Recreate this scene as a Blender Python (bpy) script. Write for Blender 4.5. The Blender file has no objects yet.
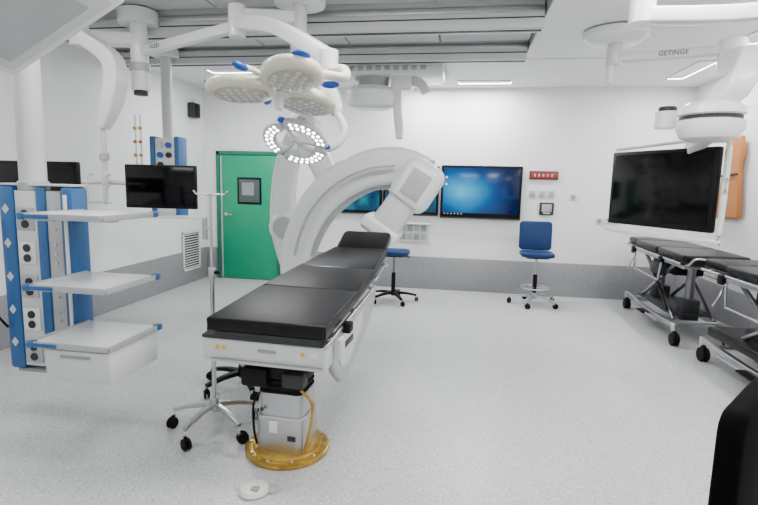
import bpy, bmesh, math, random
from mathutils import *
random.seed(4)
V=Vector
COL=bpy.context.scene.collection
# ---------------------------------------------------------------- camera
cam=bpy.data.cameras.new('camera');co=bpy.data.objects.new('camera',cam);COL.objects.link(co)
cam.lens=24;cam.sensor_width=36;cam.clip_start=.05
R=Matrix.Rotation(math.radians(9),3,'Z')@Matrix.Rotation(math.pi/2-math.radians(7.8),3,'X')@Matrix.Rotation(math.radians(1.4),3,'Z')
co.rotation_euler=R.to_euler();co.location=(0,0,1.6);bpy.context.scene.camera=co
# ---------------------------------------------------------------- materials
def mat(name,c,rough=.5,metal=0,var=.04,scale=6,bump=0,emit=None,es=0,coat=0,spec=.5):
    m=bpy.data.materials.new(name);m.use_nodes=True;nt=m.node_tree;b=nt.nodes['Principled BSDF']
    b.inputs['Roughness'].default_value=rough;b.inputs['Metallic'].default_value=metal
    b.inputs['Coat Weight'].default_value=coat;b.inputs['Specular IOR Level'].default_value=spec
    tc=nt.nodes.new('ShaderNodeTexCoord');n=nt.nodes.new('ShaderNodeTexNoise');n.inputs['Scale'].default_value=scale
    nt.links.new(tc.outputs['Object'],n.inputs['Vector'])
    r=nt.nodes.new('ShaderNodeValToRGB');r.color_ramp.elements[0].position=.3;r.color_ramp.elements[1].position=.7
    r.color_ramp.elements[0].color=(*[x*(1-var) for x in c],1);r.color_ramp.elements[1].color=(*[min(1,x*(1+var)) for x in c],1)
    nt.links.new(n.outputs['Fac'],r.inputs['Fac']);nt.links.new(r.outputs[0],b.inputs['Base Color'])
    if bump:
        bp=nt.nodes.new('ShaderNodeBump');bp.inputs['Strength'].default_value=bump;bp.inputs['Distance'].default_value=.01
        n2=nt.nodes.new('ShaderNodeTexNoise');n2.inputs['Scale'].default_value=120;nt.links.new(tc.outputs['Object'],n2.inputs['Vector'])
        nt.links.new(n2.outputs['Fac'],bp.inputs['Height']);nt.links.new(bp.outputs[0],b.inputs['Normal'])
    if emit: b.inputs['Emission Color'].default_value=(*emit,1);b.inputs['Emission Strength'].default_value=es
    return m
def speck(name,base,dark,rough,scale=70):
    m=bpy.data.materials.new(name);m.use_nodes=True;nt=m.node_tree;b=nt.nodes['Principled BSDF'];b.inputs['Roughness'].default_value=rough
    tc=nt.nodes.new('ShaderNodeTexCoord')
    prev=None
    for i,(sc,col,lo,hi) in enumerate([(scale,dark,.13,.23),(scale*.7,tuple(min(1,x*1.35) for x in base),.13,.25),(scale*1.6,tuple(x*.70 for x in base),.2,.4)]):
        v=nt.nodes.new('ShaderNodeTexVoronoi');v.inputs['Scale'].default_value=sc;nt.links.new(tc.outputs['Object'],v.inputs['Vector'])
        mr=nt.nodes.new('ShaderNodeMapRange');mr.inputs['From Min'].default_value=lo;mr.inputs['From Max'].default_value=hi;mr.inputs['To Min'].default_value=1;mr.inputs['To Max'].default_value=0
        nt.links.new(v.outputs['Distance'],mr.inputs['Value'])
        mx=nt.nodes.new('ShaderNodeMix');mx.data_type='RGBA';nt.links.new(mr.outputs[0],mx.inputs['Factor'])
        if prev: nt.links.new(prev,mx.inputs['A'])
        else: mx.inputs['A'].default_value=(*base,1)
        mx.inputs['B'].default_value=(*col,1);prev=mx.outputs['Result']
    n=nt.nodes.new('ShaderNodeTexNoise');n.inputs['Scale'].default_value=1.3;nt.links.new(tc.outputs['Object'],n.inputs['Vector'])
    mr=nt.nodes.new('ShaderNodeMapRange');mr.inputs['To Min'].default_value=.92;mr.inputs['To Max'].default_value=1.05;nt.links.new(n.outputs['Fac'],mr.inputs['Value'])
    mx=nt.nodes.new('ShaderNodeMix');mx.data_type='RGBA';mx.blend_type='MULTIPLY';mx.inputs['Factor'].default_value=1;nt.links.new(prev,mx.inputs['A']);nt.links.new(mr.outputs[0],mx.inputs['B'])
    nt.links.new(mx.outputs['Result'],b.inputs['Base Color']);return m
M={}
M['wall']=mat('wall_paint',(.86,.865,.87),.5,var=.01,scale=2)
M['ceil']=mat('ceiling_paint',(.80,.81,.82),.6,var=.012,scale=2)
M['panel']=mat('ceiling_panel',(.60,.61,.61),.45,var=.03,scale=3)
M['floor']=speck('floor_vinyl',(.53,.54,.55),(.19,.195,.20),.33,42)
M['band']=speck('wall_vinyl',(.29,.295,.31),(.13,.13,.14),.45,scale=50)
M['white']=mat('white_enamel',(.78,.79,.79),.3,var=.02,coat=.3)
M['white2']=mat('offwhite_plastic',(.62,.63,.63),.4,var=.03)
M['cream']=mat('cream_plastic',(.74,.71,.59),.35,var=.03,coat=.3)
M['grey']=mat('grey_plastic',(.28,.29,.30),.45)
M['lgrey']=mat('light_grey',(.41,.42,.43),.4)
M['dgrey']=mat('dark_grey',(.03,.032,.035),.5,spec=.3)
M['black']=mat('black_plastic',(.003,.003,.004),.45,var=.2,spec=.2)
M['rubber']=mat('black_rubber',(.003,.003,.003),.65,var=.2,spec=.2)
M['leather']=mat('black_mattress',(.0035,.0037,.0045),.38,var=.3,bump=.08,spec=.24)
M['chairblack']=mat('chair_black',(.002,.002,.002),.8,var=.3,spec=.05)
M['steel']=mat('stainless_steel',(.55,.56,.57),.28,1,var=.06)
M['alu']=mat('aluminium',(.5,.51,.52),.38,1,var=.05)
M['darksteel']=mat('dark_steel',(.22,.22,.23),.35,1)
M['blue']=mat('pendant_blue',(.018,.11,.30),.35,var=.04)
M['gripblue']=mat('grip_blue',(.01,.08,.46),.35)
M['seatblue']=mat('seat_blue',(.004,.032,.12),.5,bump=.1,spec=.3)
M['green']=mat('door_green',(.0,.33,.165),.42,var=.03)
M['dgreen']=mat('door_frame_green',(.005,.18,.10),.4)
M['brass']=mat('brass_ring',(.48,.29,.05),.3,.7,var=.3,scale=14)
M['screen']=mat('screen_black',(.0015,.0015,.002),.12,0,var=.1,spec=.25)
M['orange']=mat('apron_orange',(.48,.17,.04),.5,var=.08)
M['red']=mat('red_display',(.16,.015,.015),.4,emit=(1,.05,.03),es=.25)
M['yellow']=mat('yellow_label',(.75,.5,.03),.5)
M['led']=mat('led_lit',(.9,.9,.9),.4,emit=(.9,.96,1),es=14)
M['ledoff']=mat('led_lens',(.50,.48,.36),.2,var=.15,scale=60)
M['winglass']=mat('window_glass',(.08,.11,.11),.08)
def screen_mat(name,kind):
    m=bpy.data.materials.new(name);m.use_nodes=True;nt=m.node_tree;b=nt.nodes['Principled BSDF'];b.inputs['Base Color'].default_value=(0,0,0,1);b.inputs['Roughness'].default_value=.15;b.inputs['Specular IOR Level'].default_value=.3
    tc=nt.nodes.new('ShaderNodeTexCoord');L=nt.links
    if kind=='desk':
        mp=nt.nodes.new('ShaderNodeMapping');mp.inputs['Location'].default_value=(.28,0,.03);mp.inputs['Scale'].default_value=(1.0,1,1.3)
        L.new(tc.outputs['Object'],mp.inputs['Vector'])
        nz=nt.nodes.new('ShaderNodeTexNoise');nz.inputs['Scale'].default_value=1.4;nz.inputs['Detail'].default_value=1;L.new(mp.outputs[0],nz.inputs['Vector'])
        ln=nt.nodes.new('ShaderNodeVectorMath');ln.operation='LENGTH';L.new(mp.outputs[0],ln.inputs[0])
        ad=nt.nodes.new('ShaderNodeMath');ad.operation='MULTIPLY_ADD';L.new(nz.outputs['Fac'],ad.inputs[0]);ad.inputs[1].default_value=.35;L.new(ln.outputs['Value'],ad.inputs[2])
        r=nt.nodes.new('ShaderNodeValToRGB');e=r.color_ramp.elements;e[0].position=.18;e[0].color=(.06,.55,.75,1);e[1].position=.95;e[1].color=(.002,.010,.06,1)
        x=e.new(.40);x.color=(.012,.26,.58,1);x=e.new(.64);x.color=(.004,.06,.24,1)
        L.new(ad.outputs[0],r.inputs[0]);L.new(r.outputs[0],b.inputs['Emission Color']);b.inputs['Emission Strength'].default_value=1.3
    else:
        v=nt.nodes.new('ShaderNodeTexVoronoi');v.inputs['Scale'].default_value=3.2;v.distance='CHEBYCHEV';L.new(tc.outputs['Object'],v.inputs['Vector'])
        r=nt.nodes.new('ShaderNodeValToRGB');e=r.color_ramp.elements;e[0].position=.0;e[0].color=(.0,.35,.40,1);e[1].position=.6;e[1].color=(.002,.008,.03,1);x=e.new(.3);x.color=(.01,.09,.20,1)
        L.new(v.outputs['Distance'],r.inputs[0]);L.new(r.outputs[0],b.inputs['Emission Color']);b.inputs['Emission Strength'].default_value=.9
    return m
M['desk']=screen_mat('screen_desktop','desk');M['scan']=screen_mat('screen_scans','scan')
# ---------------------------------------------------------------- geometry helpers
def grp(name,loc=(0,0,0),rz=0):
    e=bpy.data.objects.new(name,None);e.location=loc;e.rotation_euler=(0,0,math.radians(rz));e.empty_display_size=.1;COL.objects.link(e);return e
def fin(bm,name,m,p,loc=(0,0,0),rot=None,ang=38):
    bmesh.ops.recalc_face_normals(bm,faces=bm.faces)
    for f in bm.faces: f.smooth=True
    a=math.radians(ang)
    for e in bm.edges:
        if len(e.link_faces)!=2 or e.calc_face_angle(0)>a: e.smooth=False
    me=bpy.data.meshes.new(name);bm.to_mesh(me);bm.free();me.materials.append(M[m] if isinstance(m,str) else m)
    o=bpy.data.objects.new(name,me);COL.objects.link(o);o.location=loc
    if rot is not None: o.rotation_euler=rot if not isinstance(rot,(tuple,list)) else Euler([math.radians(x) for x in rot])
    if p: o.parent=p
    return o
def box(p,name,c,s,m,bev=.006,rot=None,seg=2):
    bm=bmesh.new();bmesh.ops.create_cube(bm,size=1);bmesh.ops.scale(bm,vec=s,verts=bm.verts)
    b=min(bev,min(s)*.45)
    if b>0: bmesh.ops.bevel(bm,geom=bm.edges[:],offset=b,segments=seg,affect='EDGES',profile=.5)
    return fin(bm,name,m,p,c,rot)
def bx(p,name,x0,x1,y0,y1,z0,z1,m,bev=.004): return box(p,name,((x0+x1)/2,(y0+y1)/2,(z0+z1)/2),(abs(x1-x0),abs(y1-y0),abs(z1-z0)),m,bev)
def lathe(p,name,prof,c,m,axis=(0,0,1),seg=40,sc=(1,1)):
    bm=bmesh.new();rings=[]
    for r,z in prof:
        if r<1e-5: rings.append([bm.verts.new((0,0,z))])
        else: rings.append([bm.verts.new((r*sc[0]*math.cos(2*math.pi*i/seg),r*sc[1]*math.sin(2*math.pi*i/seg),z)) for i in range(seg)])
    for a,b in zip(rings,rings[1:]):
        for i in range(seg):
            j=(i+1)%seg
            if len(a)==1 and len(b)==1: continue
            if len(a)==1: bm.faces.new((a[0],b[i],b[j]))
            elif len(b)==1: bm.faces.new((a[i],a[j],b[0]))
            else: bm.faces.new((a[i],a[j],b[j],b[i]))
    if len(rings[0])>1: bm.faces.new(rings[0])
    if len(rings[-1])>1: bm.faces.new(rings[-1])
    q=V((0,0,1)).rotation_difference(V(axis).normalized()).to_matrix().to_4x4()
    bmesh.ops.transform(bm,matrix=q,verts=bm.verts)
    return fin(bm,name,m,p,c)
def cyl(p,name,a,b,r,m,r2=None,seg=32,bev=.006):
    a=V(a);b=V(b);L=(b-a).length;r2=r if r2 is None else r2;e=min(bev,r*.4,L*.3)
    return lathe(p,name,[(0,0),(r-e,0),(r,e),(r2,L-e),(r2-e,L),(0,L)],a,m,(b-a),seg)
def smooth_path(pts,n=8):
    pts=[V(q) for q in pts];out=[]
    for i in range(len(pts)-1):
        p0=pts[max(i-1,0)];p1=pts[i];p2=pts[i+1];p3=pts[min(i+2,len(pts)-1)]
        for k in range(n):
            t=k/n;out.append(.5*((2*p1)+(-p0+p2)*t+(2*p0-5*p1+4*p2-p3)*t*t+(-p0+3*p1-3*p2+p3)*t**3))
    out.append(pts[-1]);return out
def sweep(p,name,pts,m,r=None,rect=None,up=(0,0,1),n=8,sm=True,scales=None,rb=.3,seg=16):
    P=smooth_path(pts,n) if sm else [V(q) for q in pts]
    if r is not None: prof=[(r*math.cos(2*math.pi*i/seg),r*math.sin(2*math.pi*i/seg)) for i in range(seg)]
    else:
        w,h=rect[0]/2,rect[1]/2;b=min(w,h)*rb;prof=[]
        for cx,cy,a0 in [(w-b,h-b,0),(-w+b,h-b,90),(-w+b,-h+b,180),(w-b,-h+b,270)]:
            for k in range(4):
                a=math.radians(a0+30*k);prof.append((cx+b*math.cos(a),cy+b*math.sin(a)))
    bm=bmesh.new();rings=[];up=V(up)
    for i,q in enumerate(P):
        t=(P[min(i+1,len(P)-1)]-P[max(i-1,0)]).normalized();s=t.cross(up)
        if s.length<1e-3: s=t.cross(V((1,0,0)))
        s.normalize();u=s.cross(t).normalized();k=1
        if scales:
            f=i/(len(P)-1)*(len(scales)-1);j=min(int(f),len(scales)-2);k=scales[j]+(scales[j+1]-scales[j])*(f-j)
        rings.append([bm.verts.new(q+s*x*k+u*y*k) for x,y in prof])
    N=len(prof)
    for a,b in zip(rings,rings[1:]):
        for i in range(N): bm.faces.new((a[i],a[(i+1)%N],b[(i+1)%N],b[i]))
    bm.faces.new(rings[0]);bm.faces.new(rings[-1])
    return fin(bm,name,m,p)
def prism(p,name,poly,th,m,mtx=None,bev=.01,loc=(0,0,0),rot=None,seg=3):
    bm=bmesh.new();vs=[bm.verts.new((x,y,-th/2)) for x,y in poly];f=bm.faces.new(vs)
    ex=bmesh.ops.extrude_face_region(bm,geom=[f]);bmesh.ops.translate(bm,vec=(0,0,th),verts=[g for g in ex['geom'] if isinstance(g,bmesh.types.BMVert)])
    if bev:
        es=[e for e in bm.edges if abs(e.verts[0].co.z-e.verts[1].co.z)<1e-6]
        bmesh.ops.bevel(bm,geom=es,offset=min(bev,th*.45),segments=seg,affect='EDGES',profile=.5)
    if mtx is not None: bmesh.ops.transform(bm,matrix=mtx,verts=bm.verts)
    return fin(bm,name,m,p,loc,rot)
def rrect(w,h,r,n=5):
    o=[]
    for cx,cy,a0 in [(w/2-r,h/2-r,0),(-w/2+r,h/2-r,90),(-w/2+r,-h/2+r,180),(w/2-r,-h/2+r,270)]:
        for k in range(n+1):
            a=math.radians(a0+90*k/n);o.append((cx+r*math.cos(a),cy+r*math.sin(a)))
    return o
YZ=Matrix(((0,0,1,0),(1,0,0,0),(0,1,0,0),(0,0,0,1)))
XZ=Matrix(((1,0,0,0),(0,0,-1,0),(0,1,0,0),(0,0,0,1)))
def ell(c,r,m,p,name,mtx=None):
    bm=bmesh.new();bmesh.ops.create_uvsphere(bm,u_segments=28,v_segments=16,radius=1);bmesh.ops.scale(bm,vec=r,verts=bm.verts);bmesh.ops.translate(bm,vec=c,verts=bm.verts)
    if mtx is not None: bmesh.ops.transform(bm,matrix=mtx,verts=bm.verts)
    return fin(bm,name,m,p)
def text(p,s,loc,rot,size,m):
    c=bpy.data.curves.new('label_text','FONT');c.body=s;c.size=size;c.extrude=.0005;c.align_x='CENTER'
    o=bpy.data.objects.new('label_text',c);COL.objects.link(o);o.location=loc;o.rotation_euler=Euler([math.radians(x) for x in rot]);c.materials.append(M[m]);o.parent=p;return o
def caster(p,c,r=.05,ang=0,m='rubber'):
    x,y=c;a=math.radians(ang);d=V((math.cos(a),math.sin(a),0));n=V((-d.y,d.x,0));off=d*r*.5
    q=V((x,y,r))+off
    for s in (-1,1):
        cyl(p,'caster_wheel',q+n*s*.006,q+n*s*(.006+r*.42),r,m,seg=24,bev=.006)
    sweep(p,'caster_fork',[(x,y,r*2.15),q+V((0,0,r*1.0)),q],m,rect=(r*.5,r*.35),sm=True,n=4)
    cyl(p,'caster_stem',(x,y,r*1.3),(x,y,r*2.5),r*.28,'steel',seg=12)
def star_base(p,R_,m,r,n=5,a0=0,z=.1,wr=.03,h0=.14,w=.045):
    for i in range(n):
        a=math.radians(a0+360*i/n);d=V((math.cos(a),math.sin(a),0))
        sweep(p,'leg_%d'%(i+1),[d*.02+V((0,0,h0)),d*R_*.5+V((0,0,(h0+z)/2+.012)),d*R_+V((0,0,z))],m,rect=(w,.03),n=4,scales=[1.2,1,.8])
        caster(p,(d.x*R_,d.y*R_),wr,ang=math.degrees(a)+70)
    cyl(p,'hub',(0,0,h0-.04),(0,0,h0+.05),r,m)
# ================================================================ ROOM
XL,XR,YF,YB,HC=-4.1,3.1,-1.6,7.7,3.0
def shell(n,*a,m='wall'):
    x0,x1,y0,y1,z0,z1=a;return bx(None,n,x0,x1,y0,y1,z0,z1,m,0)
shell('floor',XL-.1,XR+.1,YF-.1,YB+.1,-.1,0,m='floor')
shell('wall_back',XL,XR,YB,YB+.1,0,3.2);shell('wall_left',XL-.1,XL,YF-.1,YB+.1,0,3.2)
shell('wall_right',XR,XR+.1,YF-.1,YB+.1,0,3.2);shell('wall_front',XL,XR,YF-.1,YF,0,3.2)
bx(None,'ceiling',XL-.1,XR+.1,YF-.1,YB+.1,3.2,3.3,'ceil',0)
bx(None,'ceiling_right',.62,XR,YF,YB,3.0,3.2,'ceil',0)
bx(None,'ceiling_back',XL,.62,5.75,YB,3.0,3.2,'ceil',0)
bx(None,'ceiling_rear',XL,.62,YF,1.2,3.0,3.2,'ceil',0)
pan=grp('laminar_flow_panels')
x=XL+.03
while x<.6-.3:
    for (y0,y1) in [(1.22,2.3),(2.32,3.4),(3.42,4.38),(4.66,5.45)]:
        bx(pan,'panel',x,min(x+.93,.6),y0,y1,3.08 if y0<4.5 else 3.05,3.19,'panel',.008)
    x+=.95
rl=grp('ceiling_rail')
for y,h in [(4.52,.12),(5.62,.11)]:
    bx(rl,'beam',XL+.005,.6,y-.08,y+.08,3.0-h,3.19,'panel',.01)
    bx(rl,'slot',XL+.01,.59,y-.02,y+.02,2.995-h,3.0-h,'dgrey',0)
    bx(rl,'lip',XL+.01,.598,y-.095,y-.081,3.0,3.05,'steel',.003)
    bx(rl,'slot_side',XL+.01,.598,y-.084,y-.081,2.955,2.965,'dgrey',0)
cr=grp('trim_1');bx(cr,'ceiling_seam',.612,.6195,1.2,5.75,2.985,3.19,'lgrey',0)
# fine shadow-gap joints in the right-hand ceiling
jt=grp('trim_2')
for yy in (3.9,6.0): bx(jt,'joint',.63,3.09,yy-.004,yy+.004,2.996,2.9995,'lgrey',0)
BH=.5
def band(n,*a): bx(None,n,*a,'band',.003)
DX0,DX1=-3.88,-2.80
band('baseboard_back',DX1+.002,XR-.016,YB-.015,YB-.001,.001,BH)
band('baseboard_back_2',XL+.016,DX0-.002,YB-.015,YB-.001,.001,BH)
band('baseboard_left',XL+.001,XL+.015,YF+.02,YB-.02,.001,BH);band('baseboard_right',XR-.015,XR-.001,YF+.02,YB-.02,.001,BH)
d=grp('door_1',(0,YB-.001,0))
bx(d,'frame_left',DX0,DX0+.06,-.05,0,.002,2.05,'dgreen');bx(d,'frame_right',DX1-.06,DX1,-.05,0,.002,2.05,'dgreen')
bx(d,'frame_top',DX0,DX1,-.05,0,1.99,2.05,'dgreen')
bx(d,'leaf',DX0+.065,DX1-.065,-.04,-.004,.01,1.985,'green')
bx(d,'hinge_strip',DX0+.07,DX0+.10,-.046,-.04,.02,1.97,'lgrey',.002)
wx0,wx1,wz0,wz1=-3.52,-3.12,1.22,1.64
bx(d,'window_frame',wx0,wx1,-.052,-.041,wz0,wz1,'black');bx(d,'window_pane',wx0+.03,wx1-.03,-.055,-.05,wz0+.03,wz1-.03,'winglass',.002)
bx(d,'painted_window_reflection',wx0+.08,wx1-.12,-.057,-.055,wz0+.14,wz1-.08,'grey',.0)  # grey patch laid on the pane as a painted reflection
cyl(d,'handle_rose',(-3.72,-.04,1.05),(-3.72,-.06,1.05),.028,'steel');cyl(d,'handle_neck',(-3.72,-.055,1.05),(-3.72,-.1,1.05),.01,'steel')
cyl(d,'lever',(-3.73,-.095,1.05),(-3.60,-.095,1.05),.011,'steel')
v=grp('air_vent',(XL+.016,7.2,.5))
for a in [(-.25,.25,-.3,-.27),(-.25,.25,.27,.3),(-.25,-.22,-.3,.3),(.22,.25,-.3,.3)]: bx(v,'rim',0,.02,a[0],a[1],a[2],a[3],'white',.003)
bx(v,'back',0,.004,-.24,.24,-.29,.29,'dgrey',0)
for i in range(14): box(v,'slat',(.012,0,-.25+i*.0385),(.016,.44,.005),'white',.001,rot=(0,35,0))
sp=grp('wall_speaker',(XL+.002,7.3,2.62));bx(sp,'body',0,.12,-.09,.09,-.11,.11,'dgrey',.02);bx(sp,'grille',.12,.125,-.07,.07,-.09,.09,'black',.002);cyl(sp,'bracket',(.06,0,.11),(.06,0,.16),.015,'alu')
# ------------------------------------------------ wall screens
def wallscreen(x0,x1,z0,z1,scr):
    g=grp('wall_monitor',((x0+x1)/2,YB-.001,(z0+z1)/2));w,h=(x1-x0),(z1-z0)
    bx(g,'housing',-w/2,w/2,-.06,0,-h/2,h/2,'black',.012)
    bx(g,'screen',-w/2+.035,w/2-.035,-.063,-.058,-h/2+.055,h/2-.035,scr,.001)
    bx(g,'sill',-w/2,w/2,-.075,-.06,-h/2,-h/2+.02,'dgrey',.004)
    return g
wallscreen(-2.05,-1.19,1.13,1.87,'scan');wallscreen(-1.17,-.33,1.13,1.87,'scan')
g=wallscreen(-.30,.87,1.11,1.89,'desk')
bx(g,'taskbar',-.55,.55,-.0645,-.0632,-.335,-.305,'black',0)
for i in range(6): bx(g,'icon',-.53+i*.05,-.51+i*.05,-.0652,-.0646,-.328,-.312,'lgrey',0)
text(g,'login',(.08,-.066,-.385),(90,0,0),.035,'lgrey')
for i in range(2): bx(g,'icon',-.52,-.49,-.0652,-.0632,.2-i*.1,.23-i*.1,'white2',0)
dsp=grp('room_display',(1.17,YB-.001,1.77));bx(dsp,'case',-.2,.2,-.03,0,-.06,.06,'dgrey',.006);bx(dsp,'segments_frame',-.185,.185,-.033,-.03,-.045,.045,'red',.001)
for i in range(5): bx(dsp,'digit',-.14+i*.06,-.115+i*.06,-.035,-.033,-.02,.02,'lgrey',.001)
sw=grp('light_switch_panel',(1.16,YB-.001,1.5))
for i in range(3): bx(sw,'switch',-.18+i*.13,-.08+i*.13,-.012,0,-.06,.06,'white2',.006);bx(sw,'rocker',-.16+i*.13,-.10+i*.13,-.016,-.012,-.04,.04,'lgrey',.003)
th=grp('wall_control_panel',(1.24,YB-.001,1.29));bx(th,'case',-.10,.10,-.03,0,-.09,.09,'dgrey',.008);bx(th,'display',-.07,.07,-.033,-.03,-.045,.065,'lgrey',.002);bx(th,'button',-.05,.05,-.034,-.03,-.072,-.057,'white',.001)
for (xx,zz) in [(1.6,1.47),(1.98,1.14),(2.09,1.14),(2.2,1.14)]:
    s_=grp('wall_socket',(xx,YB-.001,zz));bx(s_,'plate',-.045,.045,-.012,0,-.045,.045,'white2',.006);cyl(s_,'well',(0,-.012,0),(0,-.014,0),.028,'grey',bev=.001)
sk=grp('wall_service_panel',(-.69,YB-.001,.88));bx(sk,'plate',-.24,.24,-.03,0,-.17,.17,'white2',.01)
for i in range(4):
    for j in range(2): bx(sk,'outlet',-.2+i*.105,-.12+i*.105,-.036,-.03,-.12+j*.13,-.03+j*.13,'lgrey' if (i+j)%2 else 'grey',.004)
bx(sk,'shelf',-.24,.26,-.12,-.031,.12,.14,'white',.004)
# ------------------------------------------------ ceiling lights
def troffer(x0,x1,y0,y1,z,power,col=(1,.99,.975)):
    g=grp('ceiling_light',((x0+x1)/2,(y0+y1)/2,z));w,h=x1-x0,y1-y0;t=.02
    for a in [(-w/2-t,w/2+t,-h/2-t,-h/2),(-w/2-t,w/2+t,h/2,h/2+t),(-w/2-t,-w/2,-h/2,h/2),(w/2,w/2+t,-h/2,h/2)]: bx(g,'rim',a[0],a[1],a[2],a[3],-.014,-.001,'white',.002)
    l=bpy.data.lights.new('tube','AREA');l.shape='RECTANGLE';l.size=w;l.size_y=h;l.energy=power;l.color=col
    o=bpy.data.objects.new('tube',l);COL.objects.link(o);o.location=(0,0,-.006);o.parent=g
troffer(-.10,.60,7.15,7.32,3.0,44);troffer(-.80,-.35,7.15,7.32,3.0,30)
troffer(2.5,2.68,6.2,7.1,3.0,34);troffer(2.5,2.68,4.4,5.5,3.0,34);troffer(2.5,2.68,2.3,3.5,3.0,30)
troffer(-3.3,-2.1,6.3,6.5,3.0,46);troffer(.9,1.5,2.6,3.8,3.0,52)
troffer(-3.2,-2.0,.1,.7,3.0,26);troffer(-1.2,0.,.1,.7,3.0,26);troffer(1.0,2.2,.1,.7,3.0,24)
troffer(-3.3,-2.1,2.7,3.0,3.075,54);troffer(-1.0,.2,2.7,3.0,3.075,54)
# ================================================================ OPERATING TABLE
T=grp('operating_table',(-.965,2.75,0),-3)
def tz(y): return .87+(y+.3)*.075
TA=math.atan(.075)
def slab(name,y0,y1,w0,w1,th,top_off,m,bev,lift=0,seg=3):
    ym=(y0+y1)/2;L=(y1-y0)/2
    poly=[(-w0/2,-L),(w0/2,-L),(w1/2,L),(-w1/2,L)]
    o=prism(T,name,poly,th,m,bev=bev,seg=seg);o.location=(0,ym,tz(ym)-top_off-th/2+lift);o.rotation_euler=(TA,0,0);return o
slab('mattress_leg',-.31,.36,.67,.66,.075,0,'leather',.012)
slab('mattress_seat',.361,.95,.655,.60,.075,0,'leather',.012)
slab('mattress_back',.951,1.70,.595,.48,.075,0,'leather',.012)
slab('table_plate_leg',-.3,.36,.6,.6,.03,.078,'dgrey',.006);slab('table_plate_back',.37,1.7,.56,.44,.03,.078,'dgrey',.006)
hp=prism(T,'head_mattress',rrect(.46,.32,.05),.07,'leather',bev=.02);hp.location=(0,1.85,tz(1.7)+.03);hp.rotation_euler=(math.radians(24),0,0)
hp=prism(T,'head_plate',rrect(.40,.30,.04),.025,'dgrey',bev=.006);hp.location=(0,1.865,tz(1.7)-.02);hp.rotation_euler=(math.radians(24),0,0)
for s in (-1,1):
    a=-.28;b=.9
    cyl(T,'side_rail',(s*.325,a,tz(a)-.12),(s*.32,b,tz(b)-.12),.014,'steel',seg=12)
    for yy in (-.2,.3,.8): bx(T,'rail_bracket',s*.29,s*.325,yy-.02,yy+.02,tz(yy)-.135,tz(yy)-.1,'steel',.003)
    for yy in (1.15,1.55): bx(T,'rail_bracket',s*.22,s*.29,yy-.02,yy+.02,tz(yy)-.125,tz(yy)-.1,'steel',.003)
    cyl(T,'side_rail',(s*.285,1.05,tz(1.05)-.115),(s*.25,1.62,tz(1.62)-.115),.012,'steel',seg=12)
box(T,'rail_clamp',(-.365,-.16,.76),(.07,.10,.06),'black',.01);box(T,'rail_clamp',(.35,.05,.77),(.05,.08,.06),'black',.01);box(T,'hand_control',(.36,-.12,.70),(.03,.08,.12),'white2',.012)
box(T,'front_housing',(-.03,-.2,.685),(.71,.17,.15),'white2',.02,rot=(4,0,0))
box(T,'front_edge',(-.03,-.2,.765),(.69,.2,.02),'dgrey',.006,rot=(4,0,0))
box(T,'front_handle',(0,-.290,.70),(.10,.012,.016),'grey',.004,rot=(4,0,0))
box(T,'front_slot',(-.01,-.287,.635),(.64,.008,.008),'grey',.002,rot=(4,0,0))
for xx in (-.29,-.25,.2): box(T,'warning_label',(xx,-.288,.70),(.022,.006,.022),'yellow',.002,rot=(4,0,0))
box(T,'label',(.26,-.288,.70),(.05,.006,.03),'white',.002,rot=(4,0,0))
box(T,'body',(0,.3,.70),(.54,.95,.14),'lgrey',.03,rot=(4.3,0,0))
for s in (-1,1):
    poly=[(-.12,.62),(-.10,.77),(.9,.86),(1.0,.82),(.96,.72),(.8,.60),(.55,.5),(.25,.42),(.08,.42),(-.02,.5)]
    prism(T,'side_shroud',poly,.05,'lgrey',mtx=YZ,bev=.02,loc=(s*.285,0,0))
    prism(T,'shroud_inset',[(.0,.62),(.02,.7),(.6,.76),(.5,.62),(.2,.5),(.06,.52)],.006,'white2',mtx=YZ,bev=.002,loc=(s*.312,0,0))
    bx(T,'shroud_label',s*.3155,s*.319,.12,.3,.62,.66,'dgrey',.001)
prism(T,'column_head',rrect(.34,.30,.05),.15,'black',bev=.02,loc=(.0,0,.56))
box(T,'actuator',(-.13,-.13,.50),(.16,.12,.11),'black',.02);box(T,'actuator_right',(.1,-.14,.50),(.13,.1,.09),'dgrey',.02)
cyl(T,'piston',(-.14,-.12,.5),(-.1,-.02,.33),.02,'steel')
for i in range(6): prism(T,'bellows',rrect(.27-.012*(i%2),.25-.012*(i%2),.04),.018,'rubber',bev=.006,loc=(0,0,.40+i*.016))
prism(T,'column',rrect(.27,.25,.05),.35,'alu',bev=.008,loc=(0,0,.22))
prism(T,'column_cover',rrect(.30,.28,.06),.22,'alu',bev=.012,loc=(0,0,.15))
box(T,'column_label',(-.03,-.142,.2),(.05,.004,.07),'white',.001);box(T,'column_port',(.08,-.142,.14),(.05,.004,.03),'dgrey',.001)
cyl(T,'indicator',(-.1,-.137,.3),(-.1,-.145,.3),.012,'dgrey')
lathe(T,'floor_ring',[(0,.001),(.245,.001),(.25,.008),(.25,.028),(.238,.034),(.205,.034),(.198,.046),(.178,.05),(0,.05)],(0,0,0),'brass',seg=56)
for i in range(10):
    a=math.radians(i*36+10);cyl(T,'bolt',(.222*math.cos(a),.222*math.sin(a),.03),(.222*math.cos(a),.222*math.sin(a),.041),.009,'steel',seg=8,bev=.001)
sweep(T,'hose',[(.12,-.1,.42),(.19,-.10,.34),(.18,-.12,.18),(.15,-.12,.06)],'brass',r=.009)
sweep(T,'cable',[(-.1,-.1,.42),(-.18,-.08,.3),(-.17,-.1,.15),(-.15,-.1,.06)],'rubber',r=.007)
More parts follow.
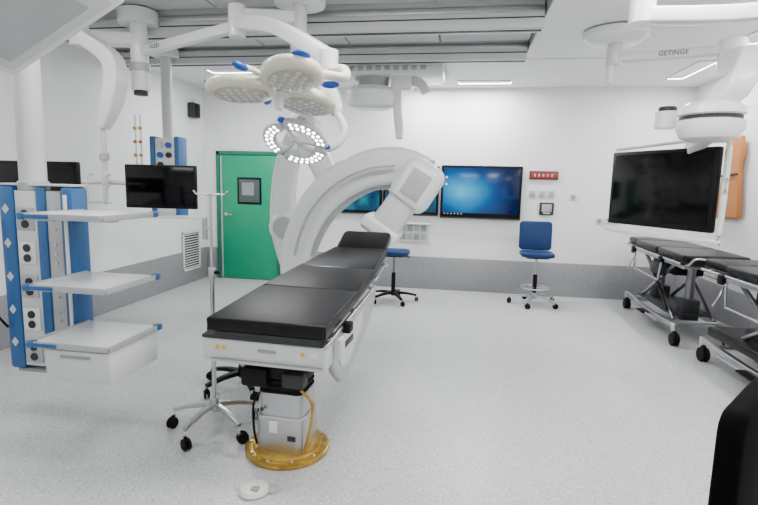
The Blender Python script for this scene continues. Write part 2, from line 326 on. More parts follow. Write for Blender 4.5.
F=grp('foot_switch',(-.99,2.30,0));lathe(F,'body',[(0,.001),(.075,.001),(.08,.012),(.07,.03),(.045,.038),(0,.038)],(0,0,0),'cream');box(F,'pedal',(.02,-.03,.036),(.04,.04,.015),'grey',.006);lathe(F,'side_plate',[(0,.001),(.04,.001),(.035,.015),(0,.016)],(.09,.03,0),'lgrey')
# ================================================================ IV POLE
I=grp('iv_pole',(-1.50,2.88,0))
star_base(I,.27,'steel',.032,a0=-103,z=.12,wr=.036,h0=.17,w=.03)
cyl(I,'lower_tube',(0,0,.15),(0,0,1.05),.014,'steel');cyl(I,'upper_tube',(0,0,1.0),(0,0,1.52),.009,'steel')
cyl(I,'clamp',(0,0,1.0),(0,0,1.06),.022,'lgrey');cyl(I,'clamp_knob',(0,0,1.03),(.05,0,1.03),.012,'black')
for a in (0,180): 
    d=V((math.cos(math.radians(a)),math.sin(math.radians(a)),0));sweep(I,'hook',[V((0,0,1.50)),d*.05+V((0,0,1.51)),d*.09+V((0,0,1.51)),d*.11+V((0,0,1.53))],'steel',r=.005)
box(I,'handle',(-.04,0,1.30),(.03,.03,.14),'lgrey',.01);box(I,'handle_arm',(-.02,0,1.30),(.04,.02,.02),'steel')
S=grp('rolling_stool',(-1.62,3.56,0));star_base(S,.30,'black',.03,a0=20,z=.09,wr=.034,h0=.12);cyl(S,'gas_lift',(0,0,.12),(0,0,.46),.025,'black');lathe(S,'seat',[(0,0),(.15,0),(.175,.02),(.18,.045),(.165,.065),(0,.07)],(0,0,.45),'leather')
# ================================================================ SWIVEL CHAIRS
def foot_ring(p,z,r):
    sweep(p,'foot_ring',[(r*math.cos(a*math.pi/12),r*math.sin(a*math.pi/12),z) for a in range(25)],'steel',r=.01,sm=False)
    for a in range(3): cyl(p,'ring_spoke',(0,0,z),(r*math.cos(a*2.09),r*math.sin(a*2.09),z),.007,'steel')
C=grp('swivel_stool',(-.86,6.75,0))
star_base(C,.32,'black',.03,a0=10,z=.09,wr=.032,h0=.12);cyl(C,'gas_lift',(0,0,.12),(0,0,.4),.028,'black');cyl(C,'piston',(0,0,.4),(0,0,.64),.016,'darksteel')
prism(C,'seat',rrect(.42,.40,.12),.06,'seatblue',bev=.02,loc=(0,0,.68));prism(C,'seat_pan',rrect(.3,.3,.05),.02,'black',bev=.005,loc=(0,0,.64));cyl(C,'lever',(.05,0,.64),(.22,-.02,.62),.008,'black')
C=grp('swivel_chair',(1.05,7.05,0))
star_base(C,.32,'steel',.03,a0=30,z=.09,wr=.036,h0=.12);cyl(C,'gas_lift',(0,0,.12),(0,0,.42),.028,'black');cyl(C,'piston',(0,0,.4),(0,0,.66),.016,'steel');foot_ring(C,.24,.19)
prism(C,'seat',rrect(.44,.42,.1),.06,'seatblue',bev=.022,loc=(0,0,.70));prism(C,'seat_pan',rrect(.3,.3,.05),.02,'black',bev=.005,loc=(0,0,.66))
sweep(C,'back_stem',[(0,.1,.66),(0,.24,.67),(0,.27,.74),(0,.26,.95)],'black',rect=(.06,.02),up=(1,0,0))
o=prism(C,'backrest',rrect(.44,.40,.05),.055,'seatblue',mtx=XZ,bev=.02,loc=(0,.22,.93));o.rotation_euler=(math.radians(-6),0,0)
# ================================================================ LEFT PENDANT
P=grp('ceiling_service_pendant',(-2.65,3.0,0),0)
cx_=-.10;cy_=-.08
cyl(P,'ceiling_flange',(cx_,cy_,2.93),(cx_,cy_,3.07),.2,'white');cyl(P,'column',(cx_,cy_,1.5),(cx_,cy_,2.94),.078,'white2');cyl(P,'collar',(cx_,cy_,1.5),(cx_,cy_,1.56),.09,'lgrey')
YBK=-.03
bx(P,'service_head',-.26,.24,-.15,YBK-.01,.34,1.5,'white',.012)
bx(P,'blue_corner',-.285,-.17,-.175,YBK,.31,1.53,'blue',.025)
bx(P,'outlet_channel',-.168,-.015,-.165,-.15,.34,1.5,'white2',.004)
bx(P,'blue_channel',-.012,.055,-.172,-.15,.32,1.52,'blue',.012)
bx(P,'light_channel',.058,.16,-.162,-.15,.34,1.5,'lgrey',.004)
bx(P,'blue_corner_right',.165,.255,-.178,YBK,.31,1.53,'blue',.025)
bx(P,'rail_strip',.195,.22,-.186,-.177,.36,1.48,'white',.003)
bx(P,'foot',-.24,.24,-.16,YBK-.005,.29,.312,'grey',.006);bx(P,'top_plate',-.27,.25,-.165,YBK,1.531,1.545,'white2',.005)
for i in range(5):
    z=1.32-i*.22
    bx(P,'outlet_plate',-.155,-.03,-.176,-.165,z-.075,z+.075,'white' if i%2 else 'lgrey',.006)
    for dz in (-.033,.033): cyl(P,'outlet',(-.09,-.175,z+dz),(-.09,-.186,z+dz),.026,'dgrey',seg=16,bev=.002)
    for dz in (-.06,0,.06): cyl(P,'stud',(.11,-.161,z+dz),(.11,-.17,z+dz),.012,'steel',seg=12,bev=.002)
for i in range(5):
    prism(P,'decal',[(-.025,0),(0,-.032),(.025,0),(0,.032)],.003,'white2',mtx=XZ,bev=0,loc=(-.228,-.177,1.38-i*.22))
for z,dr in [(1.385,0),(.985,0),(.655,1)]:
    X0,X1,Y0,Y1=.27,.75,-.56,-.09
    bx(P,'shelf_top',X0,X1,Y0,Y1,z-.016,z,'white',.006)
    bx(P,'shelf_front_rail',X0,X1,Y0-.015,Y0,z-.028,z+.006,'lgrey',.005);bx(P,'shelf_side_rail',X1,X1+.015,Y0,Y1,z-.028,z+.006,'lgrey',.005);bx(P,'shelf_left_rail',X0-.015,X0,Y0,Y1,z-.028,z+.006,'lgrey',.005)
    for (xx,yy) in [(X0,Y0),(X1,Y1)]: box(P,'corner_guard',(xx,yy,z-.011),(.045,.05,.04),'blue',.01)
    bx(P,'front_blue_strip',X0+.02,X0+.17,Y0-.02,Y0-.014,z-.022,z,'blue',.002)
    bx(P,'shelf_bracket',.20,X0+.25,-.17,-.10,z-.07,z-.017,'steel',.006);bx(P,'bracket_arm',.18,X0+.05,-.42,-.16,z-.05,z-.018,'lgrey',.006)
    if dr:
        bx(P,'drawer_box',X0+.09,X1-.005,Y0+.015,Y1,z-.225,z-.03,'white',.008);bx(P,'drawer_front',X0+.08,X1,Y0,Y0+.014,z-.22,z-.035,'white2',.006);bx(P,'drawer_handle',.45,.64,Y0-.01,Y0,z-.075,z-.06,'grey',.004)
sweep(P,'cable',[(-.27,-.19,1.3),(-.31,-.24,1.0),(-.30,-.25,.75),(-.26,-.19,.6)],'rubber',r=.008)
P2=grp('ceiling_service_pendant',(-3.37,5.5,0),8)
cyl(P2,'ceiling_flange',(0,.0,2.95),(0,.0,3.04),.15,'white');cyl(P2,'column',(0,0,2.06),(0,0,2.96),.06,'white2')
bx(P2,'service_head',-.12,.12,-.1,.1,1.16,2.05,'white',.012)
for x0 in (-.17,.11): bx(P2,'blue_rail',x0,x0+.06,-.12,.12,1.14,2.07,'blue',.015)
for i in range(6):
    for xx in (-.05,.05): cyl(P2,'gas_outlet',(xx,-.1,1.97-i*.11),(xx,-.14,1.97-i*.11),.032,['white2','gripblue','dgrey'][(i+(xx>0))%3],seg=16)
bx(P2,'shelf',-.2,.5,-.42,-.125,1.16,1.18,'white',.006)
for xx in (-.27,-.33): 
    cyl(P2,'pole',(xx,-.1,1.5),(xx,-.1,2.3),.008,'steel');cyl(P2,'pole_joint',(xx,-.1,1.7),(-.16,-.1,1.7),.01,'steel')
    for z in (1.85,2.0,2.15): cyl(P2,'regulator',(xx,-.1,z),(xx,-.13,z),.02,['brass','gripblue','orange'][int(z*10)%3],seg=16)
# ================================================================ MONITOR ARMS (LEFT)
H1=grp('monitor_boom',(.13,0,0))
hub=V((-3.05,4.35,0))
cyl(H1,'ceiling_flange',hub+V((0,0,2.95)),hub+V((0,0,3.07)),.17,'white');cyl(H1,'hub_column',hub+V((0,0,2.38)),hub+V((0,0,2.96)),.075,'white')
cyl(H1,'hub_collar',hub+V((0,0,2.55)),hub+V((0,0,2.62)),.09,'lgrey');cyl(H1,'hub_cap',hub+V((0,0,2.34)),hub+V((0,0,2.38)),.06,'dgrey')
sweep(H1,'upper_arm',[hub+V((0,0,2.82)),V((-3.45,4.15,2.80)),V((-3.30,3.9,2.72))],'white',rect=(.12,.11),n=6)
cyl(H1,'arm_joint',(-3.30,3.92,2.66),(-3.30,3.92,2.84),.075,'white2')
sweep(H1,'spring_arm',[(-3.28,3.92,2.74),(-3.06,4.0,2.55),(-3.10,4.02,2.25),(-3.2,4.02,2.02)],'white',rect=(.13,.17),up=(0,1,0),scales=[.8,1.0,1,.55],n=6)
cyl(H1,'drop_tube',(-3.2,4.02,1.62),(-3.2,4.02,2.05),.022,'white2');cyl(H1,'wrist',(-3.2,4.02,1.74),(-3.2,4.02,1.80),.04,'lgrey')
sweep(H1,'cross_bar',[(-2.66,4.10,1.56),(-2.95,4.08,1.55),(-3.25,4.05,1.55),(-3.36,3.7,1.55),(-3.26,3.4,1.55)],'white2',r=.02);cyl(H1,'cross_post',(-3.2,4.02,1.5),(-3.2,4.02,1.64),.03,'white2')
def mon(x,y,z,rz,w=.68,h=.41):
    q=Matrix.Rotation(math.radians(rz),4,'Z')
    for nm,c,s,m,b in [('monitor_housing',(0,0,0),(w,.045,h),'black',.010),('monitor_screen',(0,-.024,.006),(w-.03,.004,h-.045),'screen',.001),('monitor_back',(0,.04,0),(w*.6,.05,h*.6),'dgrey',.015),('mount_plate',(0,.075,0),(.12,.03,.12),'lgrey',.005)]:
        box(H1,nm,V((x,y,z))+q.to_3x3()@V(c),s,m,b,rot=(0,0,rz))
mon(-2.67,4.02,1.525,6,.62,.37);mon(-3.22,3.3,1.53,0,.72,.34)
for xx in (-3.12,-3.29):
    sweep(H1,'handle',[(xx,3.98,1.62),(xx-.02,3.93,1.6),(xx-.02,3.93,1.4),(xx,3.98,1.38)],'white2',r=.011);
cyl(H1,'handle_bar',(-3.29,3.98,1.38),(-3.12,3.98,1.38),.011,'white2');cyl(H1,'lower_post',(-3.2,4.02,1.36),(-3.2,4.02,1.52),.02,'white2')
# ================================================================ SURGICAL LIGHT
SL=grp('surgical_light')
def hmt(c,nrm,spin):
    q=V((0,0,-1)).rotation_difference(V(nrm).normalized()).to_matrix().to_4x4()
    return Matrix.Translation(V(c))@q@Matrix.Rotation(math.radians(spin),4,'Z')
def petal_head(c,nrm,Rm,spin,body):
    mt=hmt(c,nrm,spin)
    for k in range(3):
        R_=Matrix.Rotation(math.radians(120*k),4,'Z')
        a,b=Rm*.52,Rm*.40;cc=Rm*.54
        outer=[(cc+a*math.cos(t)*(1),b*math.sin(t)*(1+.12*math.cos(t))) for t in [2*math.pi*i/32 for i in range(32)]]
        prism(SL,'lamp_pod',outer,Rm*.17,body,mtx=mt@R_,bev=Rm*.07)
        inner=[(cc+a*.78*math.cos(t),b*.74*math.sin(t)) for t in [2*math.pi*i/28 for i in range(28)]]
        prism(SL,'lens_plate',inner,Rm*.03,'ledoff',mtx=mt@R_@Matrix.Translation((0,0,-Rm*.085)),bev=.003)
        bm=bmesh.new()
        for u in range(-3,4):
            for v_ in range(-2,3):
                xx,yy=u*Rm*.115,v_*Rm*.115
                if (xx/(a*.7))**2+(yy/(b*.66))**2<1:
                    bmesh.ops.create_cone(bm,cap_ends=True,segments=12,radius1=Rm*.036,radius2=Rm*.042,depth=Rm*.02,matrix=mt@R_@Matrix.Translation((cc+xx,yy,-Rm*.105)))
        fin(bm,'led_lenses','white2',SL)
        ell((cc+a*.72,0,Rm*.09),(Rm*.19,Rm*.14,Rm*.06),'gripblue',SL,'blue_cap',mt@R_)
        cyl(SL,'spoke',mt@V((0,0,Rm*.1)),mt@R_@V((Rm*.6,0,Rm*.08)),Rm*.05,body)
        R2=Matrix.Rotation(math.radians(120*k+60),4,'Z')
        sweep(SL,'grip_bar',[mt@R2@V(q) for q in [(Rm*.1,0,Rm*.06),(Rm*.5,0,Rm*.09),(Rm*.72,0,Rm*.05)]],body,r=Rm*.04)
        ell((Rm*.72,0,Rm*.06),(Rm*.13,Rm*.06,Rm*.05),'gripblue',SL,'grip',mt@R2)
    cyl(SL,'lamp_hub',mt@V((0,0,-Rm*.1)),mt@V((0,0,Rm*.2)),Rm*.16,body);cyl(SL,'sterile_handle',mt@V((0,0,-Rm*.30)),mt@V((0,0,-Rm*.08)),Rm*.06,'white')
def ring_head(c,nrm,Rm,spin,body):
    mt=hmt(c,nrm,spin)
    for k in range(3):
        a0=math.radians(120*k+6);a1=math.radians(120*k+114);off=Matrix.Rotation(math.radians(120*k+60),4,'Z')@Matrix.Translation((Rm*.12,0,0))@Matrix.Rotation(math.radians(-120*k-60),4,'Z')
        ri,ro=Rm*.56,Rm;n=14;poly=[];rm=(ri+ro)/2;hw=(ro-ri)/2
        for i in range(n+1):
            a=a0+(a1-a0)*i/n;poly.append((ro*math.cos(a),ro*math.sin(a)))
        for i in range(1,6):
            b=math.pi*i/6;poly.append(((rm+hw*math.cos(b))*math.cos(a1)-hw*math.sin(b)*math.sin(a1)*.8,(rm+hw*math.cos(b))*math.sin(a1)+hw*math.sin(b)*math.cos(a1)*.8))
        for i in range(n+1):
            a=a1-(a1-a0)*i/n;poly.append((ri*math.cos(a),ri*math.sin(a)))
        for i in range(1,6):
            b=math.pi*i/6;poly.append(((rm-hw*math.cos(b))*math.cos(a0)+hw*math.sin(b)*math.sin(a0)*.8,(rm-hw*math.cos(b))*math.sin(a0)-hw*math.sin(b)*math.cos(a0)*.8))
        prism(SL,'lamp_pod',poly,Rm*.2,body,mtx=mt@off,bev=Rm*.06)
        bm=bmesh.new()
        for rr in (.70,.86):
            cnt=int(9*rr+1)
            for i in range(cnt):
                a=a0+(a1-a0)*(i+.5)/cnt
                bmesh.ops.create_cone(bm,cap_ends=True,segments=14,radius1=Rm*.052,radius2=Rm*.058,depth=Rm*.02,matrix=mt@off@Matrix.Translation((Rm*rr*math.cos(a),Rm*rr*math.sin(a),-Rm*.103)))
        fin(bm,'led_lenses','led',SL)
        am=math.radians(120*k)
        cyl(SL,'spoke',mt@V((0,0,Rm*.05)),mt@V((Rm*.85*math.cos(am),Rm*.85*math.sin(am),Rm*.05)),Rm*.06,body)
        ell((Rm*1.0*math.cos(am),Rm*1.0*math.sin(am),Rm*.08),(Rm*.14,Rm*.12,Rm*.09),'gripblue',SL,'grip',mt)
    cyl(SL,'lamp_hub',mt@V((0,0,-Rm*.1)),mt@V((0,0,Rm*.2)),Rm*.18,body);cyl(SL,'sterile_handle',mt@V((0,0,-Rm*.36)),mt@V((0,0,-Rm*.08)),Rm*.08,'white')
petal_head((-1.12,3.05,2.155),(.03,-.20,-1),.43,185,'cream')
ring_head((-1.18,3.55,1.88),(-.05,-.62,-.9),.215,15,'white2')
cyl(SL,'ceiling_flange',(-1.32,4.05,2.97),(-1.32,4.05,3.07),.2,'white');cyl(SL,'spindle',(-1.32,4.05,2.72),(-1.32,4.05,2.98),.055,'white2')
sweep(SL,'arm_upper',[(-1.32,4.05,2.88),(-1.55,4.0,2.88),(-1.78,3.9,2.87)],'white',rect=(.08,.09),n=6)
sweep(SL,'arm_long',[(-2.92,4.35,2.72),(-2.4,4.15,2.75),(-1.78,3.9,2.78)],'white',rect=(.07,.08),n=6)
text(SL,'XLED',(-2.68,4.20,2.715),(90,0,-18),.05,'dgrey')
cyl(SL,'elbow',(-1.78,3.9,2.70),(-1.78,3.9,2.94),.065,'white')
sweep(SL,'spring_arm_left',[(-1.76,3.88,2.80),(-1.35,3.6,2.68),(-.86,3.25,2.38)],'white',rect=(.10,.10),n=8)
cyl(SL,'joint_left',(-.86,3.22,2.28),(-.86,3.22,2.42),.06,'white2')
sweep(SL,'yoke',[(-.86,3.2,2.30),(-.74,3.12,2.28),(-.72,3.05,2.22),(-.86,3.05,2.24),(-1.13,3.05,2.26)],'cream',r=.028)
cyl(SL,'elbow_low',(-1.32,4.05,2.6),(-1.32,4.05,2.74),.075,'white')
sweep(SL,'spring_arm_right',[(-1.32,4.05,2.66),(-1.18,3.9,2.5),(-.98,3.75,2.25),(-.93,3.7,2.1)],'white',rect=(.11,.11),up=(0,1,0),n=8,scales=[1,1.1,1,.7])
sweep(SL,'yoke_low',[(-.93,3.7,2.12),(-.86,3.68,1.98),(-.93,3.66,1.86),(-1.1,3.64,1.84),(-1.18,3.6,1.90)],'white',r=.028)
sweep(SL,'yoke_ring',[(-.93,3.7,2.12),(-1.08,3.7,2.16),(-1.22,3.68,2.10),(-1.28,3.66,1.98),(-1.18,3.62,1.90)],'white',r=.026)
l=bpy.data.lights.new('lamp_beam','SPOT');l.energy=650;l.spot_size=math.radians(30);l.spot_blend=.8;l.shadow_soft_size=.12;l.color=(.90,.96,1)
lo=bpy.data.objects.new('lamp_beam',l);COL.objects.link(lo);lo.location=(-1.16,3.46,1.78);lo.rotation_euler=(V((-.93,3.85,.95))-V((-1.16,3.46,1.78))).to_track_quat('-Z','Y').to_euler();lo.parent=SL
# ================================================================ C-ARM
A=grp('c_arm_xray_unit')
lathe(A,'floor_base',[(0,.002),(.42,.002),(.44,.02),(.42,.08),(.3,.14),(.27,.3),(0,.3)],(-1.8,6.15,0),'white')
sweep(A,'robot_column',[(-1.8,6.12,.2),(-2.0,6.05,.55),(-2.12,5.95,1.0),(-2.12,5.9,1.45),(-2.04,5.85,1.85),(-1.88,5.8,2.2)],'white',rect=(.34,.28),up=(0,1,0),n=8,scales=[1.2,1.1,.95,.85,.8,.75],rb=.7)
cyl(A,'elbow_joint',(-1.83,5.98,2.2),(-1.83,5.58,2.2),.18,'white',bev=.05);cyl(A,'elbow_cap',(-1.83,5.58,2.2),(-1.83,5.565,2.2),.12,'lgrey')
sweep(A,'robot_forearm',[(-1.83,5.62,2.2),(-1.68,5.60,1.98),(-1.52,5.58,1.72),(-1.46,5.56,1.52)],'white',rect=(.28,.24),up=(0,1,0),n=8,scales=[1,1,.95,.9],rb=.7)
cyl(A,'shoulder_joint',(-2.06,6.2,1.05),(-2.06,5.72,1.05),.2,'white',bev=.05);cyl(A,'shoulder_cap',(-2.06,5.72,1.05),(-2.06,5.705,1.05),.13,'lgrey')
cyl(A,'wrist_joint',(-1.46,5.72,1.50),(-1.46,5.36,1.50),.15,'white2',bev=.04)
pts=[(-1.35,5.55,.26),(-1.60,5.53,.28),(-1.80,5.5,.48),(-1.80,5.45,.80),(-1.70,5.4,1.08),(-1.53,5.34,1.36),(-1.26,5.28,1.60),(-.93,5.2,1.745),(-.60,5.12,1.77),(-.36,5.07,1.67)]
sweep(A,'c_ring',pts,'white',rect=(.34,.22),up=(0,1,0),n=8,scales=[.8,.95,1,1.0,1.0,1.08,1.12,1.12,1.12,1.1],rb=.5)
tr=[(-1.77,5.27,.80),(-1.67,5.21,1.09),(-1.50,5.15,1.37),(-1.24,5.08,1.60),(-.93,5.0,1.735),(-.66,4.93,1.77)]
sweep(A,'c_ring_seam',tr,'lgrey',rect=(.02,.05),up=(0,1,0),n=8)
cx=[(-1.68,5.44,.80),(-1.58,5.39,1.03),(-1.42,5.33,1.27),(-1.18,5.27,1.48),(-.92,5.19,1.615),(-.66,5.13,1.64)]
sweep(A,'c_ring_track',cx,'lgrey',rect=(.2,.05),up=(0,1,0),n=8)
cyl(A,'tube_housing',(-1.35,5.4,.34),(-1.35,5.75,.34),.19,'white2',bev=.05);lathe(A,'tube_collimator',[(0,0),(.14,0),(.12,.14),(0,.15)],(-1.32,5.55,.48),'lgrey')
box(A,'detector_housing',(-.43,5.03,1.59),(.42,.42,.50),'white',.12,rot=(0,32,0),seg=5)
box(A,'detector_lift',(-.62,5.0,1.34),(.30,.30,.40),'white2',.06,rot=(0,35,0),seg=4)
box(A,'detector_cap',(-.55,4.99,1.45),(.335,.345,.02),'lgrey',.01,rot=(0,35,0),seg=2)
box(A,'flat_detector',(-.77,5.0,1.15),(.40,.40,.14),'white',.035,rot=(0,35,0),seg=4);box(A,'detector_face',(-.813,5.0,1.09),(.34,.34,.012),'grey',.004,rot=(0,35,0))
box(A,'detector_seam',(-.43,4.819,1.59),(.2,.006,.28),'lgrey',.003,rot=(0,32,0))
# ================================================================ CEILING X-RAY STAND
K=grp('ceiling_xray_stand')
bx(K,'rail_left',-1.45,-1.39,5.72,7.1,2.93,2.999,'lgrey',.005);bx(K,'rail_right',-.32,-.26,5.72,7.1,2.93,2.999,'lgrey',.005)
bx(K,'carriage',-1.5,-.25,5.75,6.35,2.80,2.928,'white',.02)
for i in range(9): bx(K,'grille_slot',-1.3+i*.1,-1.24+i*.1,5.742,5.752,2.84,2.89,'lgrey',.002)
lathe(K,'turntable',[(0,0),(.20,0),(.28,.03),(.30,.08),(.30,.18),(.26,.23),(0,.23)],(-1.08,6.0,2.46),'white')
cyl(K,'turntable_neck',(-1.08,6.0,2.68),(-1.08,6.0,2.82),.2,'lgrey')
bx(K,'drop_block',-.84,-.60,5.86,6.1,2.66,2.81,'white',.03)
sweep(K,'drop_arm',[(-.76,5.95,2.74),(-.77,5.95,2.5),(-.74,5.95,2.22),(-.74,5.93,2.12)],'white',rect=(.10,.12),up=(0,1,0),scales=[1.1,1,.95,.7])
sweep(K,'bracket',[(-.66,5.95,2.78),(-.5,5.9,2.72),(-.44,5.9,2.62)],'white2',rect=(.1,.08),up=(0,1,0))
# ================================================================ RIGHT MONITOR BOOM
B=grp('display_boom')
lathe(B,'ceiling_disc',[(0,0),(.20,0),(.27,.05),(.28,.10),(.25,.119),(0,.119)],(1.30,5.0,2.88),'white')
cyl(B,'stem',(1.30,5.0,2.70),(1.30,5.0,2.9),.065,'white2');cyl(B,'stem_tip',(1.27,5.0,2.54),(1.27,5.0,2.72),.03,'white2')
sweep(B,'long_arm',[(1.30,5.0,2.76),(1.7,4.9,2.76),(2.15,4.75,2.76)],'white2',rect=(.10,.075))
text(B,'GETINGE',(1.73,4.83,2.745),(90,0,-18),.055,'dgrey')
cyl(B,'elbow',(2.15,4.75,2.62),(2.15,4.75,2.84),.10,'white')
sweep(B,'fore_arm',[(2.15,4.75,2.66),(2.12,4.4,2.6),(2.0,4.3,2.4),(1.92,4.4,2.28)],'white',rect=(.17,.17),up=(1,0,0),scales=[1,1.1,1.1,.9])
lathe(B,'joint_dome',[(0,0),(.12,0),(.2,.03),(.235,.1),(.235,.16),(.21,.17),(.21,.20),(.235,.21),(.23,.26),(.17,.30),(0,.31)],(1.90,4.42,1.98),'white')
cyl(B,'joint_ring',(1.90,4.42,2.148),(1.90,4.42,2.182),.214,'dgrey')
cyl(B,'small_joint',(1.70,4.75,2.12),(1.70,4.75,2.26),.09,'white');cyl(B,'small_joint_cap',(1.70,4.75,2.26),(1.70,4.75,2.30),.07,'dgrey')
sweep(B,'neck',[(1.90,4.45,2.05),(1.92,4.66,2.0),(1.96,4.84,1.9),(1.93,4.99,1.65)],'white',rect=(.14,.12),up=(1,0,0))
ang=math.degrees(math.atan2(5.45-4.5,1.46-1.99));rz=ang-180;q=Matrix.Rotation(math.radians(rz),3,'Z');mc=V((1.775,4.975,1.61))
def mp(n,c,s,m,b): box(B,n,mc+q@V(c),s,m,b,rot=(0,0,rz))
mp('display_housing',(0,0,0),(1.10,.06,.70),'black',.015);mp('display_screen',(0,-.032,.01),(1.02,.004,.62),'screen',.001)
mp('display_back',(0,.06,0),(.9,.07,.55),'dgrey',.02);mp('vesa_mount',(0,.11,0),(.3,.05,.3),'white2',.01)
fr=[(-.6,0,-.34),(-.52,0,-.42),(.5,0,-.42),(.60,0,-.36),(.61,0,.3),(.56,0,.41)]
sweep(B,'guard_frame',[mc+q@V((a,b,c)) for a,b,c in fr],'white',r=.018,n=6)
sweep(B,'guard_top',[mc+q@V((a,b,c)) for a,b,c in [(.56,0,.41),(.4,.03,.42),(-.3,.03,.39),(-.56,.02,.38)]],'white',r=.014,n=6)
mp('side_post',(.585,.03,0),(.03,.05,.7),'white',.01)
B2=grp('ceiling_support_arm')
cyl(B2,'flange',(1.78,3.2,2.93),(1.78,3.2,2.999),.2,'white');cyl(B2,'stem',(1.78,3.2,2.52),(1.78,3.2,2.94),.06,'white2')
sweep(B2,'arm',[(1.78,3.2,2.60),(1.5,3.35,2.61),(1.05,3.5,2.66)],'white',rect=(.12,.09))
cyl(B2,'arm_end',(1.05,3.5,2.61),(1.05,3.5,2.76),.075,'white');cyl(B2,'arm_end_post',(1.05,3.5,2.75),(1.05,3.5,2.999),.05,'lgrey')
sweep(B2,'lower_arm',[(1.78,3.2,2.56),(1.9,3.3,2.46),(2.2,3.45,2.38)],'white',rect=(.16,.14))
AP=grp('lead_apron',(XR-.002,6.4,0))
cyl(AP,'hook',(0,0,2.22),(-.09,0,2.22),.012,'steel')
prism(AP,'apron_body',[(-.14,2.22),(.14,2.22),(.2,2.05),(.17,1.9),(.27,1.35),(.24,1.28),(-.22,1.3),(-.25,1.36),(-.17,1.9),(-.2,2.05)],.05,'orange',mtx=YZ,bev=.02,loc=(-.055,0,0))
cyl(AP,'strap',(-.088,-.17,1.8),(-.088,.17,1.78),.012,'dgrey')
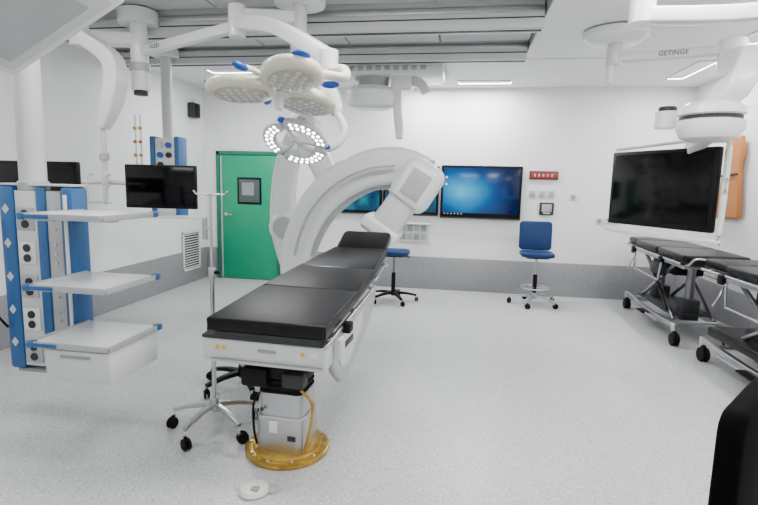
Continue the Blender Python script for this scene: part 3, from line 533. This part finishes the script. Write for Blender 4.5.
# ================================================================ STRETCHERS
def stretcher(x,y,rz,L=1.95,W=.62,low=False):
    g=grp('patient_stretcher',(x,y,0),rz)
    for a,b,w in [(-L/2,-L*.12,W),(-L*.115,L*.27,W),(L*.275,L/2,W*.86)]:
        prism(g,'mattress',rrect(w,b-a,.05),.07,'leather',bev=.022,loc=(0,(a+b)/2,.93))
    bx(g,'deck',-W/2+.03,W/2-.03,-L/2+.03,L/2-.05,.87,.893,'dgrey',.005)
    for s in (-1,1):
        cyl(g,'side_rail',(s*(W/2+.01),-L/2+.05,.87),(s*(W/2+.01),L/2-.1,.87),.013,'steel',seg=12)
        for yy in (-.7,-.2,.3,.75): bx(g,'rail_clamp',s*(W/2-.05),s*(W/2+.012),yy-.02,yy+.02,.855,.885,'steel',.003)
        for yy in (-.45,.5): box(g,'rail_fitting',(s*(W/2+.02),yy,.84),(.05,.07,.09),'black',.01)
        sweep(g,'base_rail',[(s*.26,-L/2+.18,.2),(s*.26,0,.17),(s*.26,L/2-.18,.2)],'alu',rect=(.05,.05),n=4)
        for e in (-1,1):
            caster(g,(s*.27,e*(L/2-.16)),.068,ang=90*s)
            cyl(g,'caster_socket',(s*.27,e*(L/2-.16),.15),(s*.27,e*(L/2-.16),.23),.03,'steel')
        cyl(g,'scissor_link',(s*.2,-.6,.22),(s*.2,.45,.82),.022,'darksteel',seg=12);cyl(g,'scissor_link',(s*.17,.6,.22),(s*.17,-.45,.82),.022,'alu',seg=12)
        sweep(g,'push_handle',[(s*.26,-L/2+.05,.86),(s*.26,-L/2-.03,.88),(s*.22,-L/2-.05,.93),(s*.1,-L/2-.05,.93)],'steel',r=.012)
        sweep(g,'folded_guard_rail',[(s*(W/2+.035),-.5,.82),(s*(W/2+.04),-.46,.62),(s*(W/2+.04),.36,.62),(s*(W/2+.035),.4,.82)],'steel',r=.011,sm=False)
    for yy in (-.6,.6):
        cyl(g,'cross_tube',(-.26,yy,.2),(.26,yy,.2),.018,'steel',seg=12);cyl(g,'lift_column',(0,yy*.7,.2),(0,yy*.7,.88),.045,'darksteel')
        bx(g,'column_boot',-.09,.09,yy*.7-.09,yy*.7+.09,.18,.42,'dgrey',.02)
    bx(g,'oxygen_tray',-.22,.22,-.55,.55,.25,.27,'dgrey',.005);bx(g,'upper_frame',-.24,.24,-.8,.8,.80,.84,'alu',.01);bx(g,'mechanism_box',-.16,.16,-.35,.3,.66,.79,'black',.02)
    bx(g,'side_mechanism',-.29,-.2,-.28,-.02,.64,.78,'dgrey',.015);cyl(g,'gas_spring',(-.24,-.5,.3),(-.24,.1,.7),.015,'black',seg=12)
    bx(g,'foot_pedal',-.36,-.28,-.1,.1,.15,.17,'rubber',.006);cyl(g,'pedal_bar',(-.32,-.45,.16),(-.32,.45,.16),.01,'steel')
    sweep(g,'crank',[(-.3,.5,.78),(-.36,.45,.7),(-.38,.5,.6)],'steel',r=.01)
    if low: prism(g,'stowed_cushion',rrect(.54,1.3,.05),.08,'leather',bev=.02,loc=(-.02,.1,.32))
    return g
stretcher(2.54,6.36,-1);stretcher(2.63,4.28,2,low=True)
# ================================================================ FOREGROUND CHAIR and ceiling monitor
O=grp('office_chair',(1.0,1.30,0),-38)
star_base(O,.3,'black',.03,a0=0,z=.09,wr=.03,h0=.12);cyl(O,'gas_lift',(0,0,.12),(0,0,.5),.028,'black');prism(O,'seat',rrect(.48,.46,.1),.07,'chairblack',bev=.025,loc=(0,0,.50))
sweep(O,'back_stem',[(-.1,0,.46),(-.24,0,.48),(-.28,0,.58),(-.27,0,.8)],'black',rect=(.07,.02),up=(0,1,0))
prism(O,'backrest',rrect(.42,.50,.06),.06,'chairblack',mtx=YZ,bev=.02,loc=(-.25,0,.81))
D=grp('ceiling_mounted_monitor')
pn=box(D,'housing',(-2.0,2.1,2.34),(.74,.54,.07),'white',.03,rot=(-12,-28,0),seg=3)
box(pn,'bezel',(0,0,-.037),(.64,.44,.012),'white2',.004);box(pn,'glass',(-.02,.0,-.046),(.50,.32,.006),'lgrey',.001)
box(pn,'front_rim',(0,-.285,-.01),(.70,.04,.06),'white2',.015);box(pn,'side_rim',(.385,0,-.01),(.04,.50,.06),'white2',.015)
sweep(pn,'handle',[(.10,-.30,0),(.12,-.37,-.02),(.30,-.37,-.02),(.32,-.30,0)],'white',r=.014)
cyl(D,'stem',(-2.2,2.2,2.4),(-2.2,2.2,3.07),.05,'white2');cyl(D,'flange',(-2.2,2.2,3.0),(-2.2,2.2,3.07),.14,'white')
